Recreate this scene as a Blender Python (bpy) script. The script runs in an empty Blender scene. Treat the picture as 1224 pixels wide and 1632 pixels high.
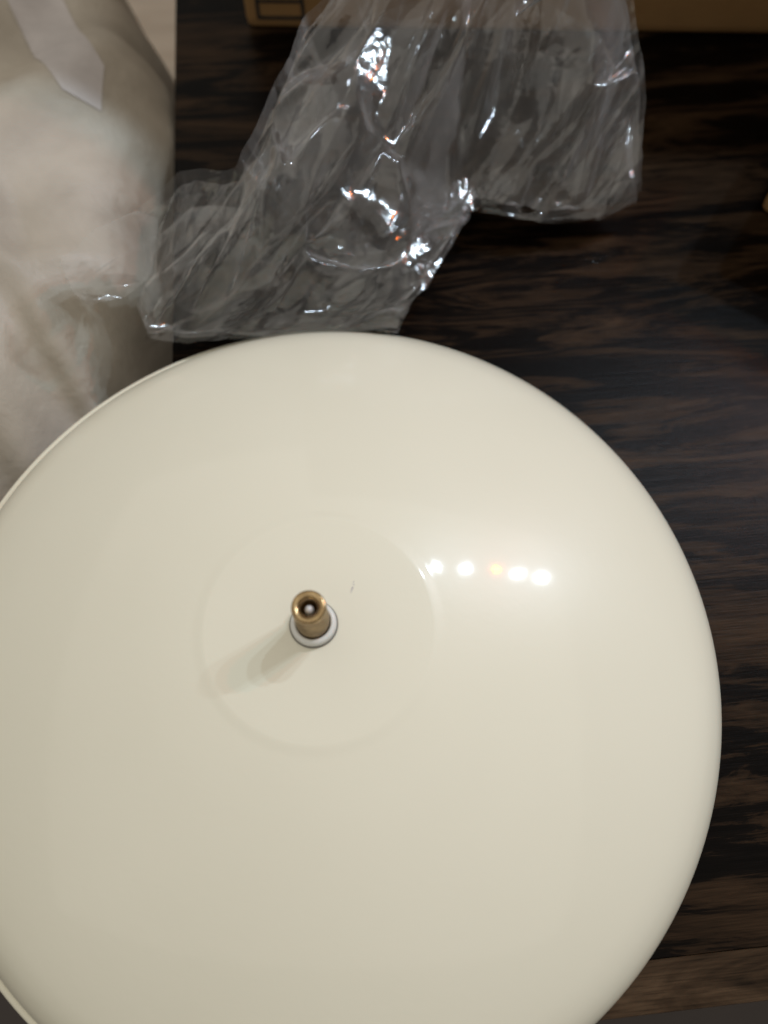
import bpy, bmesh, math, random
import numpy as np
from mathutils import Vector, Matrix, geometry
from mathutils.bvhtree import BVHTree

R = math.radians
random.seed(7)
rng = np.random.default_rng(11)
sc = bpy.context.scene
col = sc.collection

# ------------------------------------------------------------------ camera
TILT, ROLL = R(22.876), R(1.022)
right0, up0, fwd = Vector((1, 0, 0)), Vector((0, math.cos(TILT), math.sin(TILT))), Vector((0, math.sin(TILT), -math.cos(TILT)))
right = right0 * math.cos(ROLL) + up0 * math.sin(ROLL)
up = up0 * math.cos(ROLL) - right0 * math.sin(ROLL)
cd = bpy.data.cameras.new('camera')
cam = bpy.data.objects.new('camera', cd)
col.objects.link(cam)
m = Matrix((right, up, -fwd)).transposed().to_4x4()
m.translation = (0, 0, 0.2427)
cam.matrix_world = m
cd.sensor_fit = 'VERTICAL'
cd.sensor_height = 36
cd.lens = 27.04
cd.clip_start = 0.01
cd.clip_end = 50
cd.dof.use_dof = True
cd.dof.focus_distance = 0.226
cd.dof.aperture_fstop = 6.2
sc.camera = cam

# ------------------------------------------------------------------ room light
w = bpy.data.worlds.new('World')
sc.world = w
w.use_nodes = True
bg = w.node_tree.nodes['Background']
bg.inputs[0].default_value = (1.0, 0.95, 0.87, 1)
bg.inputs[1].default_value = 0.20


def lamp(name, kind, loc, power, color, size):
    d = bpy.data.lights.new(name, kind)
    d.energy = power
    d.color = color
    if kind == 'AREA':
        d.size = size
    else:
        d.shadow_soft_size = size
    o = bpy.data.objects.new(name, d)
    o.location = loc
    col.objects.link(o)
    return o


# a lamp with five bulbs in a row, the middle one amber
COOL, AMBER = (.70, .86, 1.0), (1.0, .17, .0)
BULB = [((0.3, 0.454, 0.683), COOL, 3.4),
        ((0.393, 0.45, 0.639), COOL, 3.4),
        ((0.482, 0.449, 0.58), AMBER, 2.2),
        ((0.532, 0.432, 0.551), COOL, 3.4),
        ((0.58, 0.417, 0.515), COOL, 3.4)]
for p, c, e in BULB:
    lamp('bulb_light', 'POINT', p, e, c, 0.008)
# broad warm fill added overhead to even out the light on the dome
cl = lamp('overhead_fill', 'AREA', (-.5, .7, 2.2), 66.0, (1.0, .94, .83), 6.5)

sc.view_settings.view_transform = 'Standard'
sc.view_settings.look = 'None'
sc.view_settings.exposure = 0.10
sc.view_settings.gamma = 1
sc.cycles.use_denoising = True
sc.cycles.transparent_max_bounces = 24
sc.cycles.max_bounces = 10
sc.cycles.sample_clamp_indirect = 6


# ------------------------------------------------------------------ helpers
class NT:
    def __init__(self, name):
        self.m = bpy.data.materials.new(name)
        self.m.use_nodes = True
        self.t = self.m.node_tree
        self.n = self.t.nodes
        self.bsdf = self.n['Principled BSDF']
        self.out = self.n['Material Output']

    def add(self, typ, **kw):
        nd = self.n.new(typ)
        for k, v in kw.items():
            if hasattr(nd, k):
                setattr(nd, k, v)
        return nd

    def link(self, a, b):
        self.t.links.new(a, b)

    def set(self, **kw):
        for k, v in kw.items():
            self.bsdf.inputs[k.replace('_', ' ')].default_value = v

    def coords(self, scale=(1, 1, 1), rot=(0, 0, 0), loc=(0, 0, 0)):
        tc = self.add('ShaderNodeTexCoord')
        mp = self.add('ShaderNodeMapping')
        mp.inputs['Scale'].default_value = scale
        mp.inputs['Rotation'].default_value = rot
        mp.inputs['Location'].default_value = loc
        self.link(tc.outputs['Object'], mp.inputs['Vector'])
        return mp.outputs[0]

    def noise(self, vec, scale, detail=4, rough=.55, dist=0):
        nd = self.add('ShaderNodeTexNoise')
        nd.inputs['Scale'].default_value = scale
        nd.inputs['Detail'].default_value = detail
        nd.inputs['Roughness'].default_value = rough
        nd.inputs['Distortion'].default_value = dist
        self.link(vec, nd.inputs['Vector'])
        return nd.outputs['Fac']

    def ramp(self, fac, stops):
        nd = self.add('ShaderNodeValToRGB')
        el = nd.color_ramp.elements
        while len(el) < len(stops):
            el.new(.5)
        for e, (p, c) in zip(el, stops):
            e.position = p
            e.color = (*c, 1) if len(c) == 3 else c
        self.link(fac, nd.inputs[0])
        return nd.outputs[0]

    def math(self, op, a, b=None, clamp=False):
        nd = self.add('ShaderNodeMath', operation=op)
        nd.use_clamp = clamp
        for i, v in enumerate((a, b)):
            if v is None:
                continue
            if isinstance(v, (int, float)):
                nd.inputs[i].default_value = v
            else:
                self.link(v, nd.inputs[i])
        return nd.outputs[0]

    def mix(self, fac, a, b, typ='MIX'):
        nd = self.add('ShaderNodeMix', data_type='RGBA', blend_type=typ)
        for sock, v in ((nd.inputs[0], fac), (nd.inputs[6], a), (nd.inputs[7], b)):
            if isinstance(v, (int, float)):
                sock.default_value = v
            elif isinstance(v, tuple):
                sock.default_value = (*v, 1)
            else:
                self.link(v, sock)
        return nd.outputs[2]

    def bump(self, h, strength, dist):
        nd = self.add('ShaderNodeBump')
        nd.inputs['Strength'].default_value = strength
        nd.inputs['Distance'].default_value = dist
        self.link(h, nd.inputs['Height'])
        self.link(nd.outputs[0], self.bsdf.inputs['Normal'])


def mesh_obj(name, verts, faces, mat, parent=None, smooth=False):
    me = bpy.data.meshes.new(name)
    me.from_pydata([tuple(map(float, v)) for v in verts], [], [tuple(map(int, f)) for f in faces])
    me.validate()
    if smooth:
        me.polygons.foreach_set('use_smooth', [True] * len(me.polygons))
    me.materials.append(mat)
    o = bpy.data.objects.new(name, me)
    col.objects.link(o)
    if parent:
        o.parent = parent
    return o


def bm_obj(name, bm, mat, parent=None, smooth=False):
    me = bpy.data.meshes.new(name)
    bm.normal_update()
    bm.to_mesh(me)
    bm.free()
    if smooth:
        me.polygons.foreach_set('use_smooth', [True] * len(me.polygons))
    me.materials.append(mat)
    o = bpy.data.objects.new(name, me)
    col.objects.link(o)
    if parent:
        o.parent = parent
    return o


def box_bm(x0, x1, y0, y1, z0, z1, bevel=0, seg=2):
    bm = bmesh.new()
    bmesh.ops.create_cube(bm, size=1, matrix=Matrix.Translation(((x0 + x1) / 2, (y0 + y1) / 2, (z0 + z1) / 2)) @ Matrix.Diagonal((x1 - x0, y1 - y0, z1 - z0, 1)))
    if bevel:
        bmesh.ops.bevel(bm, geom=bm.edges[:], offset=bevel, segments=seg, affect='EDGES', profile=.6)
    return bm


def lathe(prof, n=96, close_ends=True):
    verts, faces = [], []
    for r, z in prof:
        if r < 1e-7:
            verts.append((0, 0, z))
        else:
            for i in range(n):
                a = 2 * math.pi * i / n
                verts.append((r * math.cos(a), r * math.sin(a), z))
    idx, k = [], 0
    for r, z in prof:
        c = 1 if r < 1e-7 else n
        idx.append((k, c))
        k += c
    for (a, ca), (b, cb) in zip(idx, idx[1:]):
        for i in range(n):
            j = (i + 1) % n
            if ca == 1 and cb == 1:
                continue
            if ca == 1:
                faces.append((a, b + i, b + j))
            elif cb == 1:
                faces.append((a + i, b, a + j))
            else:
                faces.append((a + i, b + i, b + j, a + j))
    return verts, faces


def empty(name, loc=(0, 0, 0), rz=0):
    o = bpy.data.objects.new(name, None)
    o.empty_display_size = .02
    o.location = loc
    o.rotation_euler = (0, 0, rz)
    col.objects.link(o)
    return o


def tag(o, label, cat, group=None):
    o['label'] = label
    o['category'] = cat
    if group:
        o['group'] = group
    return o


# ------------------------------------------------------------------ materials
def enamel_mat():
    t = NT('cream_enamel')
    v = t.coords()
    big = t.noise(v, 14, 3)
    c = t.ramp(big, [(.3, (.756, .726, .595)), (.7, (.778, .748, .617))])
    # tiny specks and scuffs in the paint
    vo = t.add('ShaderNodeTexVoronoi')
    vo.inputs['Scale'].default_value = 42
    t.link(v, vo.inputs['Vector'])
    sp = t.math('LESS_THAN', vo.outputs['Distance'], .018)
    gate = t.math('GREATER_THAN', t.noise(v, 23, 1), .55)
    sp = t.math('MULTIPLY', sp, gate)
    c = t.mix(sp, c, (.16, .14, .11))
    # the scuff beside the threaded stem
    tc = t.add('ShaderNodeTexCoord')
    mp = t.add('ShaderNodeMapping')
    mp.vector_type = 'TEXTURE'
    mp.inputs['Location'].default_value = (.0085, .0105, .034)
    mp.inputs['Rotation'].default_value = (0, 0, R(-14))
    mp.inputs['Scale'].default_value = (.0005, .0026, 1)
    t.link(tc.outputs['Object'], mp.inputs['Vector'])
    ln = t.add('ShaderNodeVectorMath', operation='LENGTH')
    sepv = t.add('ShaderNodeSeparateXYZ')
    t.link(mp.outputs[0], sepv.inputs[0])
    cmb = t.add('ShaderNodeCombineXYZ')
    t.link(sepv.outputs[0], cmb.inputs[0])
    t.link(sepv.outputs[1], cmb.inputs[1])
    t.link(cmb.outputs[0], ln.inputs[0])
    s = t.math('SUBTRACT', 1, ln.outputs['Value'], True)
    s = t.math('MULTIPLY', s, t.math('GREATER_THAN', t.noise(v, 900, 2), .45))
    c = t.mix(t.math('MULTIPLY', s, .8), c, (.30, .28, .33))
    t.link(c, t.bsdf.inputs['Base Color'])
    t.set(Roughness=.37, Specular_IOR_Level=.40, Coat_Weight=.50, Coat_Roughness=.066)
    # very faint orange peel of sprayed paint
    cr = t.math('ADD', t.math('MULTIPLY', t.noise(v, 70, 5, .65), .06), .036)
    t.link(cr, t.bsdf.inputs['Coat Roughness'])
    t.bump(t.math('ADD', t.noise(v, 420, 2), t.math('MULTIPLY', t.noise(v, 45, 2), 2.0)), .05, .0006)
    return t.m


def brass_mat():
    t = NT('brass')
    v = t.coords()
    n = t.noise(v, 260, 4)
    c = t.ramp(n, [(.3, (.30, .20, .10)), (.7, (.56, .41, .22))])
    t.link(c, t.bsdf.inputs['Base Color'])
    t.set(Metallic=1.0, Roughness=.24)
    t.bump(t.noise(v, 900, 3), .12, .0003)
    return t.m


def plain(name, c, rough=.5, **kw):
    t = NT(name)
    v = t.coords()
    n = t.noise(v, kw.pop('scale', 60), 4)
    lo = tuple(x * .88 for x in c)
    hi = tuple(min(1, x * 1.08) for x in c)
    t.link(t.ramp(n, [(.3, lo), (.7, hi)]), t.bsdf.inputs['Base Color'])
    t.set(Roughness=rough, **kw)
    return t.m


def wood_mat(name, band=False):
    t = NT(name)
    v = t.coords((1.45, 8.5, 8.5), loc=(1.37, 2.9, 0))
    # warped coordinates: flame figure of rotary-cut oak, stained nearly black
    warp = t.add('ShaderNodeTexNoise')
    warp.inputs['Scale'].default_value = 9
    warp.inputs['Detail'].default_value = 3
    t.link(v, warp.inputs['Vector'])
    wv = t.add('ShaderNodeVectorMath', operation='SCALE')
    wv.inputs['Scale'].default_value = .10 if not band else .02
    t.link(warp.outputs['Color'], wv.inputs[0])
    ad = t.add('ShaderNodeVectorMath', operation='ADD')
    t.link(v, ad.inputs[0])
    t.link(wv.outputs[0], ad.inputs[1])
    vv = ad.outputs[0]
    a = t.noise(vv, 7.5, 7, .64, 1.3)
    fine = t.coords((9, 260, 260))
    b = t.noise(fine, 4.5, 4, .6)
    fib = t.coords((30, 900, 900))
    f = t.noise(fib, 3, 3, .6)
    mixd = t.math('ADD', a, t.math('MULTIPLY', t.math('SUBTRACT', b, .5), .24))
    if band:
        base = t.ramp(mixd, [(.30, (.009, .006, .004)), (.48, (.040, .0245, .014)), (.62, (.075, .047, .027)), (.8, (.11, .07, .041))])
    else:
        base = t.ramp(mixd, [(.38, (.0022, .0015, .0011)), (.475, (.0040, .0026, .0018)), (.510, (.0165, .0095, .0052)), (.62, (.034, .0195, .0105)), (.8, (.062, .037, .020))])
    pores = t.ramp(f, [(.30, (.35, .35, .35)), (.50, (1, 1, 1)), (.75, (1.25, 1.22, 1.2))])
    c = t.mix(.6, base, pores, 'MULTIPLY')
    t.link(c, t.bsdf.inputs['Base Color'])
    rg = t.math('ADD', t.math('MULTIPLY', b, .22), .22)
    t.link(rg, t.bsdf.inputs['Roughness'])
    t.set(Specular_IOR_Level=.05)
    hgt = t.math('ADD', t.math('MULTIPLY', f, .6), t.math('MULTIPLY', b, .8))
    t.bump(hgt, .16, .0006)
    return t.m


def card_mat(name, c):
    t = NT(name)
    v = t.coords()
    n = t.noise(v, 35, 5)
    fb = t.noise(t.coords((40, 40, 700)), 2, 3)
    mixd = t.math('ADD', t.math('MULTIPLY', n, .6), t.math('MULTIPLY', fb, .4))
    t.link(t.ramp(mixd, [(.3, tuple(x * .82 for x in c)), (.7, tuple(x * 1.1 for x in c))]), t.bsdf.inputs['Base Color'])
    t.set(Roughness=.8, Specular_IOR_Level=.25)
    t.bump(fb, .15, .0008)
    return t.m


def film_mat():
    """clear polythene: mostly see-through, mirror-like glints, a little milky scatter"""
    t = NT('clear_polythene')
    t.n.remove(t.bsdf)
    v = t.coords()
    tr = t.add('ShaderNodeBsdfTransparent')
    tr.inputs[0].default_value = (.95, .95, .95, 1)
    gl = t.add('ShaderNodeBsdfGlossy')
    gl.inputs['Color'].default_value = (1, 1, 1, 1)
    gl.inputs['Roughness'].default_value = .12
    di = t.add('ShaderNodeBsdfDiffuse')
    di.inputs[0].default_value = (.80, .79, .78, 1)
    tl = t.add('ShaderNodeBsdfTranslucent')
    tl.inputs[0].default_value = (.80, .79, .78, 1)
    sc_ = t.add('ShaderNodeMixShader')
    sc_.inputs[0].default_value = .4
    t.link(di.outputs[0], sc_.inputs[1])
    t.link(tl.outputs[0], sc_.inputs[2])
    bp = t.add('ShaderNodeBump')
    bp.inputs['Strength'].default_value = .5
    bp.inputs['Distance'].default_value = .0012
    t.link(t.noise(v, 110, 2, .5, .3), bp.inputs['Height'])
    t.link(bp.outputs[0], gl.inputs['Normal'])
    lw = t.add('ShaderNodeLayerWeight')
    lw.inputs['Blend'].default_value = .5
    face = t.math('POWER', lw.outputs['Facing'], 1.6)
    haze = t.math('ADD', t.math('MULTIPLY', face, .46), .016, True)
    m1 = t.add('ShaderNodeMixShader')
    t.link(haze, m1.inputs[0])
    t.link(tr.outputs[0], m1.inputs[1])
    t.link(sc_.outputs[0], m1.inputs[2])
    fr = t.add('ShaderNodeFresnel')
    fr.inputs['IOR'].default_value = 1.5
    t.link(bp.outputs[0], fr.inputs['Normal'])
    m2 = t.add('ShaderNodeMixShader')
    t.link(t.math('MULTIPLY', fr.outputs[0], 1.5, True), m2.inputs[0])
    t.link(m1.outputs[0], m2.inputs[1])
    t.link(gl.outputs[0], m2.inputs[2])
    t.link(m2.outputs[0], t.out.inputs['Surface'])
    return t.m


def foam_mat():
    t = NT('foam_wrap')
    v = t.coords()
    n = t.noise(v, 16, 4, .6, .5)
    c = t.ramp(n, [(.3, (.37, .325, .265)), (.7, (.54, .485, .405))])
    t.link(c, t.bsdf.inputs['Base Color'])
    t.set(Roughness=.46, Specular_IOR_Level=.4)
    t.bump(t.math('ADD', t.noise(v, 48, 5, .62, .8), t.math('MULTIPLY', t.noise(v, 420, 3), .25)), .26, .003)
    return t.m


M_en, M_brass, M_film, M_foam = enamel_mat(), brass_mat(), film_mat(), foam_mat()
M_wood, M_band = wood_mat('dark_oak'), wood_mat('dark_oak_edge', True)
M_card = card_mat('cardboard', (.29, .165, .065))
M_ink = plain('black_ink', (.02, .017, .014), .7)
M_white = plain('white_plastic', (.74, .74, .70), .35)
M_pin = plain('pale_wire', (.62, .62, .63), .3)
M_gap = plain('grey_gap', (.22, .21, .18), .6)

# ------------------------------------------------------------------ floor
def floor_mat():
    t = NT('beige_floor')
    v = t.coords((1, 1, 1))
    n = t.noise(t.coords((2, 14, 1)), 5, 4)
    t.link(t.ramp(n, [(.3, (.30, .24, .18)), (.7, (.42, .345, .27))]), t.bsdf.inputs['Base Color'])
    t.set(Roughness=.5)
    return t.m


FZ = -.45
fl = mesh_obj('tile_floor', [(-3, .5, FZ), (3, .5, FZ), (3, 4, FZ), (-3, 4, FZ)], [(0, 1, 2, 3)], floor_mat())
fl['kind'] = 'structure'
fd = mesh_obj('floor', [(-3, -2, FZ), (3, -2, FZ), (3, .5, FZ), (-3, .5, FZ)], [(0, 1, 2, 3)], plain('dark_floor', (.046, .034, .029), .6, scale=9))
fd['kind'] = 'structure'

# ------------------------------------------------------------------ table (turned about 6.5 degrees)
TA = R(6.6)
# local frame: origin at the near left corner of the top
ca, sa = math.cos(TA), math.sin(TA)
fp, lp = Vector((.085, -.0417)), Vector((-.0996, .332))
ex, ey = Vector((ca, sa)), Vector((-sa, ca))
org = ex * lp.dot(ex) + ey * fp.dot(ey)
tb = tag(empty('table', (org.x, org.y, FZ), TA), 'dark stained oak table under the cream shade and the plastic bag', 'table')
T0 = -FZ
bw = .0125
bm_obj('table_top', box_bm(0, 1.0, bw + .0001, .75, T0 - .022, T0, .0002, 1), M_wood, tb)
bm_obj('edge_band', box_bm(0, 1.0, 0, bw, T0 - .022, T0 - .0001, .0002, 1), M_band, tb)
for x in (.04, .93):
    for y in (.04, .68):
        bm = box_bm(x, x + .045, y, y + .045, 0, T0 - .0222, .002)
        for vv in bm.verts:
            if vv.co.z < .1:
                vv.co.x += (x + .0225 - vv.co.x) * .3
                vv.co.y += (y + .0225 - vv.co.y) * .3
        bm_obj('leg', bm, M_wood, tb)

# ------------------------------------------------------------------ cardboard boxes
def carton(name, x0, y0, wx, dy, h, rz, label, icon=False):
    root = tag(empty(name, (x0, y0, .0003), rz), label, 'box')
    bm = box_bm(0, wx, 0, dy, 0, h, .0045, 3)
    bm_obj('carton_body', bm, M_card, root)
    for a, b in ((.002, dy / 2 - .0006), (dy / 2 + .0006, dy - .002)):
        bm_obj('flap', box_bm(.002, wx - .002, a, b, h + .0002, h + .0032, .001), M_card, root)
    bm_obj('tape', box_bm(.004, wx - .004, dy / 2 - .022, dy / 2 + .022, h + .0034, h + .0037), plain('parcel_tape', (.42, .28, .13), .25), root)
    if icon:
        bm = bmesh.new()

        def bar(ax, az, bx, bz):
            bmesh.ops.create_cube(bm, size=1, matrix=Matrix.Translation(((ax + bx) / 2, -.0002, (az + bz) / 2)) @ Matrix.Diagonal((abs(bx - ax), .0002, abs(bz - az), 1)))
        u0, u1, z0, z1 = .0055, .0275, .0052, .034
        lw = .0016
        bar(u0, z0, u1, z0 + lw)
        bar(u0, z1 - lw, u1, z1)
        bar(u0, z0 + lw, u0 + lw, z1 - lw)
        bar(u1 - lw, z0 + lw, u1, z1 - lw)
        bar(u0 + lw, .0128, u1 - lw, .0142)
        bar(u0 + lw, .0160, u1 - lw, .0168)
        bm_obj('printed_mark', bm, M_ink, root)
    return root


carton('cardboard_box', -.0675, .3440, .60, .22, .28, R(.4), 'large brown cardboard box with printed black rectangle, behind the plastic bag', True)
carton('cardboard_box', .1512, .2390, .30, .16, .09, R(-32), 'brown cardboard box of which only a corner shows at the right edge')

# ------------------------------------------------------------------ foam-wrapped package left of the table
def package():
    NX, NY = 200, 240
    x0, x1, y0, y1 = -.420, -.080, .080, .55
    ztop = .026
    xs, ys = np.linspace(-1, 1, NX), np.linspace(-1, 1, NY)
    S, T = np.meshgrid(xs, ys, indexing='ij')
    # superelliptic squircle mapping of the footprint
    X = (x0 + x1) / 2 + (x1 - x0) / 2 * S * np.sqrt(1 - .18 * T ** 2 * T ** 2)
    Y = (y0 + y1) / 2 + (y1 - y0) / 2 * T * np.sqrt(1 - .18 * S ** 2 * S ** 2)
    # right edge follows the table side and leans away at the far end
    X += np.where(S > 0, S * (-.42 * np.clip(Y - .305, 0, None) - .1157 * (Y - .13) + .012 * np.clip((Y - .2) / .1, 0, 1)), 0)
    X += np.clip(S, 0, 1) ** 6 * (.0045 * np.sin(Y * 70 + .6) + .003 * np.sin(Y * 163))
    edge = np.maximum(np.abs(S) ** 12, np.abs(T) ** 12)
    Z = ztop - .055 * edge - .010 * (S ** 2)

    def ridge(ax, ay, bx, by, wd, amp):
        nonlocal Z
        d = np.array([bx - ax, by - ay])
        L = np.hypot(*d)
        d /= L
        s = (X - ax) * d[0] + (Y - ay) * d[1]
        wd *= 1.5
        q = (X - ax) * -d[1] + (Y - ay) * d[0] + .003 * np.sin(s * 31 + ax * 40)
        Z += amp * np.exp(-(q / wd) ** 2) * np.exp(-((s - L / 2) / (L * .6)) ** 4)
    ridge(-.150, .215, -.098, .130, .0045, .0075)
    ridge(-.138, .205, -.110, .118, .005, -.0070)
    ridge(-.165, .200, -.118, .105, .006, .0065)
    ridge(-.175, .18, -.135, .100, .008, -.008)
    ridge(-.10, .20, -.145, .185, .005, .004)
    ridge(-.12, .31, -.16, .24, .012, .008)
    ridge(-.13, .36, -.19, .25, .016, -.009)
    ridge(-.20, .33, -.16, .20, .018, .009)
    for i in range(16):
        a = rng.uniform(-.40, -.11), rng.uniform(.09, .52)
        th = rng.uniform(1.6, 2.9)
        L = rng.uniform(.05, .13)
        ridge(a[0], a[1], a[0] + L * math.cos(th), a[1] + L * math.sin(th), rng.uniform(.005, .014), rng.uniform(-.006, .006))
    Z = np.minimum(Z, .034)
    rr = np.hypot(X + .0178, Y - .0506)          # sags where the shade's rim presses on it
    k = np.clip((.165 - rr) / .040, 0, 1)
    Z -= (3 * k ** 2 - 2 * k ** 3) * .034
    V = [(X[i, j], Y[i, j], Z[i, j]) for i in range(NX) for j in range(NY)]
    F = [(i * NY + j, (i + 1) * NY + j, (i + 1) * NY + j + 1, i * NY + j + 1) for i in range(NX - 1) for j in range(NY - 1)]
    ring = [i * NY for i in range(NX)] + [(NX - 1) * NY + j for j in range(1, NY)] + [i * NY + NY - 1 for i in range(NX - 2, -1, -1)] + [j for j in range(NY - 2, 0, -1)]
    prev = ring
    cx, cy = (x0 + x1) / 2, (y0 + y1) / 2
    for lev, zz in enumerate((-.10, -.2, -.3, -.4, FZ + .001)):
        cur = []
        for k, r in enumerate(ring):
            px, py, _ = V[r]
            g = 1 - .015 * (lev + 1) + .006 * math.sin(k * .23 + lev)
            V.append((cx + (px - cx) * g - .004, cy + (py - cy) * g, zz))
            cur.append(len(V) - 1)
        n = len(ring)
        for k in range(n):
            F.append((prev[k], cur[k], cur[(k + 1) % n], prev[(k + 1) % n]))
        prev = cur
    F.append(tuple(prev[::-1]))
    root = tag(empty('wrapped_package', (cx, cy, FZ)), 'large cream foam-wrapped package standing against the left side of the table', 'package')
    V = [(a - cx, b - cy, c - FZ) for a, b, c in V]
    o = mesh_obj('foam_wrap', V, F, M_foam, root, True)
    bm = bmesh.new()
    bm.from_mesh(o.data)
    bmesh.ops.recalc_face_normals(bm, faces=bm.faces[:])
    bm.to_mesh(o.data)
    bm.free()
    # pale sheet lying over the far end of the wrap
    from_pts = [(-.185, .365), (-.156, .360), (-.131, .310), (-.119, .292), (-.118, .270), (-.131, .272), (-.147, .293)]
    pts2 = []
    for a, b in zip(from_pts, from_pts[1:] + from_pts[:1]):
        for k in range(6):
            pts2.append((a[0] + (b[0] - a[0]) * k / 6, a[1] + (b[1] - a[1]) * k / 6))
    tree = BVHTree.FromPolygons(V, F)

    def zat(x, y):
        h = tree.ray_cast(Vector((x - cx, y - cy, 2)), Vector((0, 0, -1)))[0]
        return h.z if h else .47
    gx = [(x, y) for x in np.arange(-.22, -.11, .004) for y in np.arange(.27, .41, .004)]
    poly = [Vector(p) for p in pts2]
    vs = poly + [Vector(p) for p in gx]
    r = geometry.delaunay_2d_cdt(vs, [], [list(range(len(poly)))], 2, 1e-6)
    mesh_obj('pale_sheet', [(p.x - cx, p.y - cy, zat(p.x, p.y) + .0004) for p in r[0]], r[2], plain('pale_tissue', (.53, .49, .475), .5), root, True)
    return root


package()

# ------------------------------------------------------------------ crumpled clear bag
OUT = [(-.066, .150, .008), (-.082, .158, .010), (-.0890, .1725, .014), (-.0850, .1850, .022), (-.0865, .1960, .034), (-.0720, .2080, .040), (-.0520, .2065, .043), (-.0430, .2260, .05), (-.0365, .240, .055),
       (-.0304, .2590, .06), (-.018, .2690, .07), (-.0084, .2863, .075), (.0157, .293, .08), (.0592, .2908, .08), (.0800, .2839, .065),
       (.0880, .2760, .050), (.0925, .2560, .04), (.0940, .2350, .025), (.0970, .2310, .012), (.0830, .2240, .010), (.0590, .2200, .012),
       (.0321, .2230, .015), (.0194, .1973, .015), (.0065, .171, .012), (.000, .150, .008), (-.035, .144, .008)]


def inside(x, y, poly):
    c = False
    j = len(poly) - 1
    for i in range(len(poly)):
        if (poly[i][1] > y) != (poly[j][1] > y) and x < (poly[j][0] - poly[i][0]) * (y - poly[i][1]) / (poly[j][1] - poly[i][1]) + poly[i][0]:
            c = not c
        j = i
    return c


def crushed_layer(poly, spacing, along, stretch, seed, height, amp, split=2, rough=.10):
    """one sheet of film inside an outline: long flat facets between sharp creases.
    height(P, dist) gives the rest height of the sheet, amp the size of its crumples"""
    g = np.random.default_rng(seed)
    rot = np.array([[math.cos(along), math.sin(along)], [-math.sin(along), math.cos(along)]])
    o = np.array(poly)
    B = []
    for a, b in zip(o, np.roll(o, -1, 0)):
        n = max(1, int(round(np.hypot(*(b - a)[:2]) / spacing)))
        B += [a + (b - a) * k / n for k in range(n)]
    B = np.array(B)
    nb = len(B)
    lo, hi = B[:, :2].min(0), B[:, :2].max(0)
    c = (lo + hi) / 2
    ext = np.hypot(*(hi - lo)) / 2
    # jittered grid, drawn out along the folds
    u, v = np.meshgrid(np.arange(-ext, ext, spacing * stretch), np.arange(-ext, ext, spacing), indexing='ij')
    G = np.c_[u.ravel(), v.ravel()] + g.uniform(-.48, .48, (u.size, 2)) * [spacing * stretch, spacing]
    G = G @ rot + c
    pl = [tuple(q) for q in o[:, :2]]
    G = np.array([q for q in G if inside(q[0], q[1], pl)])
    db = np.sqrt(((G[:, None] - B[None, :, :2]) ** 2).sum(-1)).min(1)
    G = G[db > spacing * .35]
    allp = np.vstack([B[:, :2], G])
    tr = (allp - c) @ rot.T / [stretch, 1]
    r = geometry.delaunay_2d_cdt([Vector(q) for q in tr], [], [list(range(nb))], 2, 1e-7)
    src = [q[0] if len(q) else 0 for q in r[3]]
    P = np.array([(q.x * stretch, q.y) for q in r[0]]) @ rot + c
    d = np.sqrt(((P[:, None] - B[None, :, :2]) ** 2).sum(-1))
    dist = d.min(1)
    wg = 1 / (d ** 3 + 1e-10)
    ze = (wg * B[None, :, 2]).sum(1) / wg.sum(1)
    e = np.clip(dist / (spacing * 1.2), 0, 1)
    h = height(P, ze, dist) + e * g.uniform(-1, 1, len(P)) * amp
    V = [list(q) for q in np.c_[P + (g.uniform(-.3, .3, P.shape) * spacing) * e[:, None], h]]
    F = []
    for f in r[2]:
        for k in range(1, len(f) - 1):
            F.append((f[0], f[k], f[k + 1]))
    # finer wrinkles: split every facet at its edges, new points slightly out of plane
    for lev in range(split):
        ed, F2 = {}, []

        def midp(a, b):
            k = (min(a, b), max(a, b))
            if k not in ed:
                pa, pb = np.array(V[a]), np.array(V[b])
                L = np.linalg.norm(pa - pb)
                t = g.uniform(.36, .64)
                q = pa * (1 - t) + pb * t
                q[2] += g.normal(0, rough) * L * (.8 ** lev)
                q[:2] += g.normal(0, rough * .35, 2) * L
                V.append(list(q))
                ed[k] = len(V) - 1
            return ed[k]
        for a, b, c_ in F:
            x, y, z_ = midp(a, b), midp(b, c_), midp(c_, a)
            F2 += [(a, x, z_), (x, b, y), (z_, y, c_), (x, y, z_)]
        F = F2
    return np.array(V), F


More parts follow.
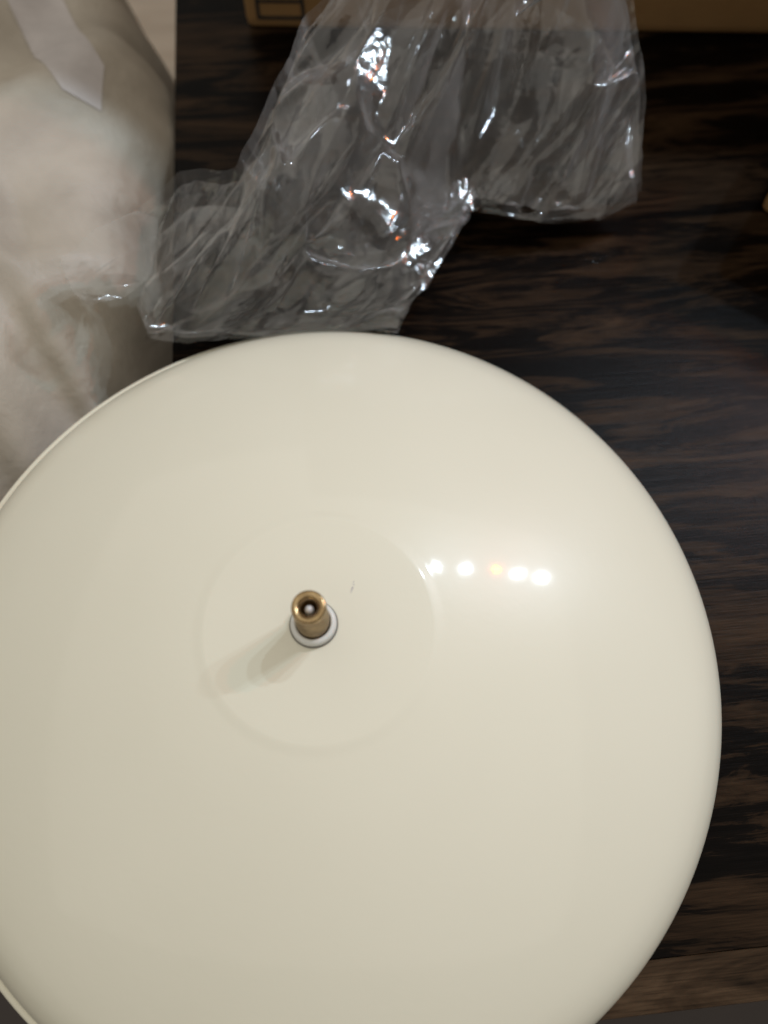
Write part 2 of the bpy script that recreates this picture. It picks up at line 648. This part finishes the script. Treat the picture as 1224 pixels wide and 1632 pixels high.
def bag():
    th = R(56)
    VV, FF, k = [], [], 0

    def put(V, F):
        nonlocal k
        VV.append(V)
        FF.extend([tuple(i + k for i in f) for f in F])
        k += len(V)

    def up(P, ze, d):
        return ze + .010 * (1 - np.exp(-d / .012))

    def down(P, ze, d):
        return ze * np.exp(-d / .012) + .006

    put(*crushed_layer(OUT, .0120, th, 2.8, 21, up, .0095, 2, .085))
    put(*crushed_layer(OUT, .0130, th - .25, 2.4, 22, down, .0055, 2, .07))
    # an inner layer, folded in on itself
    put(*crushed_layer(OUT, .0140, th + .3, 3.2, 23, lambda P, ze, d: .55 * ze + .007, .0095, 1, .07))
    # wispy end of the film lying over the wrapped package
    tail = [(-.0800, .1960, .036), (-.0880, .1985, .037), (-.1010, .1900, .037), (-.1110, .1770, .036), (-.1040, .1640, .036), (-.0960, .1560, .035), (-.0870, .1640, .030), (-.0810, .1800, .030)]
    put(*crushed_layer(tail, .011, R(25), 2.2, 77, lambda P, ze, d: ze, .0018, 1, .03))
    g = np.random.default_rng(5)
    V = np.vstack(VV)
    V[:, 2] = np.maximum(V[:, 2], .0012)
    dx, dy = V[:, 0] + .0178, V[:, 1] - .0506        # the film is bunched up against the shade's rim
    rr = np.hypot(dx, dy)
    rn = np.where(rr < .140, .1193 + np.clip(rr - .096, 0, None) * (.140 - .1193) / .044, rr)
    V[:, 0], V[:, 1] = -.0178 + dx * rn / rr, .0506 + dy * rn / rr
    V[:, 2] = np.where(rn < .128, np.clip(V[:, 2], .0055, .0078 + (rn - .1193) * 1.5), V[:, 2])
    ob = mesh_obj('plastic_bag', V, FF, M_film, None, True)
    # rounded swells between folds; about a third of the folds stay sharp
    cr = ob.data.attributes.new('crease_edge', 'FLOAT', 'EDGE')
    cr.data.foreach_set('value', np.where(g.random(len(ob.data.edges)) < .55, g.uniform(.6, 1, len(ob.data.edges)), 0.0))
    sd = ob.modifiers.new('folds', 'SUBSURF')
    sd.levels = sd.render_levels = 2
    sd.boundary_smooth = 'PRESERVE_CORNERS'
    tag(ob, 'crumpled clear plastic bag on the table between the shade and the box', 'plastic bag')
    return ob


bag()

# ------------------------------------------------------------------ cream metal lamp shade
sh = tag(empty('lamp_shade', (-.0166, .0508, .0089)), 'round cream enamelled lamp shade lying dome up, with brass stem at its centre', 'lamp shade')

sh.scale = (1.015, 1.015, 1.015)
CTRL = [(0, 0.0365), (0.003, 0.03649), (0.006, 0.03647), (0.01, 0.0364), (0.014, 0.03627), (0.018, 0.03609), (0.022, 0.03585), (0.026, 0.03557), (0.0284, 0.03539), (0.0292, 0.03532), (0.0298, 0.03527), (0.0304, 0.03517), (0.031, 0.03504), (0.0316, 0.0349), (0.0322, 0.03476), (0.0328, 0.03463), (0.0335, 0.0345), (0.035, 0.03423), (0.037, 0.03384), (0.04, 0.03321), (0.045, 0.03206), (0.05, 0.03076), (0.056, 0.02904), (0.062, 0.0272), (0.068, 0.02524), (0.074, 0.02315), (0.08, 0.02093), (0.086, 0.01859), (0.092, 0.01612), (0.097, 0.01392), (0.101, 0.01206), (0.1045, 0.01031), (0.1075, 0.00869), (0.11, 0.00711), (0.112, 0.00564), (0.1138, 0.00407), (0.1154, 0.00243), (0.1167, 0.00075), (0.1177, -0.00082), (0.1184, -0.0022), (0.1189, -0.0035), (0.1193, -0.00477), (0.1196, -0.00625)]


def catmull(c, k=3):
    out = []
    for i in range(len(c) - 1):
        p0, p1, p2, p3 = c[max(i - 1, 0)], c[i], c[i + 1], c[min(i + 2, len(c) - 1)]
        for j in range(k):
            t = j / k
            out.append(tuple(.5 * (2 * p1[q] + (p2[q] - p0[q]) * t + (2 * p0[q] - 5 * p1[q] + 4 * p2[q] - p3[q]) * t * t + (3 * p1[q] - p0[q] - 3 * p2[q] + p3[q]) * t ** 3) for q in (0, 1)))
    out.append(c[-1])
    return out


outer = [(max(r, 0), z) for r, z in catmull(CTRL)]
outer[0] = (0, .0365)
# underside, 1 mm below the outer skin
inner = []
for i in range(len(outer) - 1, -1, -1):
    a, b = outer[max(i - 1, 0)], outer[min(i + 1, len(outer) - 1)]
    tx, tz = b[0] - a[0], b[1] - a[1]
    L = math.hypot(tx, tz) or 1
    inner.append((max(outer[i][0] + tz / L * .001, 0), outer[i][1] - tx / L * .001))
inner[-1] = (0, .0355)
v, f = lathe(outer + inner, 220)
mesh_obj('dome', v, f, M_en, sh, True)
# rolled lip
lip = [(.1203 + .0013 * math.cos(a), -.0070 + .0013 * math.sin(a)) for a in np.linspace(0, 2 * math.pi, 17)]
v, f = lathe(lip, 220)
lp_o = mesh_obj('rolled_lip', v, f, M_en, sh, True)
lp_o.location = (-.0014, .0010, 0)     # the lip sits a little off centre

# threaded brass stem with washer
st = [(.00425, .0367), (.00425, .0372)]
z = .0372
while z < .0512:                       # shallow thread
    st += [(.0041, z + .0002), (.00425, z + .0005)]
    z += .0007
st += [(.00425, .052), (.00415, .0528), (.0039, .0532), (.0035, .0533), (.0028, .0531), (.0022, .0525), (.0020, .0515), (.0019, .044), (.0, .044)]
v, f = lathe(st, 64)
stem = mesh_obj('brass_stem', v, f, M_brass, sh, True)
pin = [(0, .0517), (.0006, .05155), (.0009, .0511), (.00115, .0504), (.0011, .0496), (.0010, .0445)]
v, f = lathe(pin, 32)
mesh_obj('centre_pin', v, f, M_pin, stem, True)
ws = [(.0044, .0366), (.0044, .0386), (.0047, .039), (.0053, .0389), (.0057, .0385), (.0059, .0378), (.0059, .0369), (.0057, .0366)]
v, f = lathe(ws, 64)
mesh_obj('washer', v, f, M_white, sh, True)
gs = [(.0044, .0361), (.0062, .0361), (.00632, .0366), (.0062, .0369), (.0044, .0368)]
v, f = lathe(gs, 64)
mesh_obj('gap_ring', v, f, M_gap, sh, True)  # grey ring stands in for the dark gap at the washer's edge
for o in sh.children:
    if o.name.split('.')[0] in ('brass_stem', 'washer', 'gap_ring'):
        o.location.x = -.0012
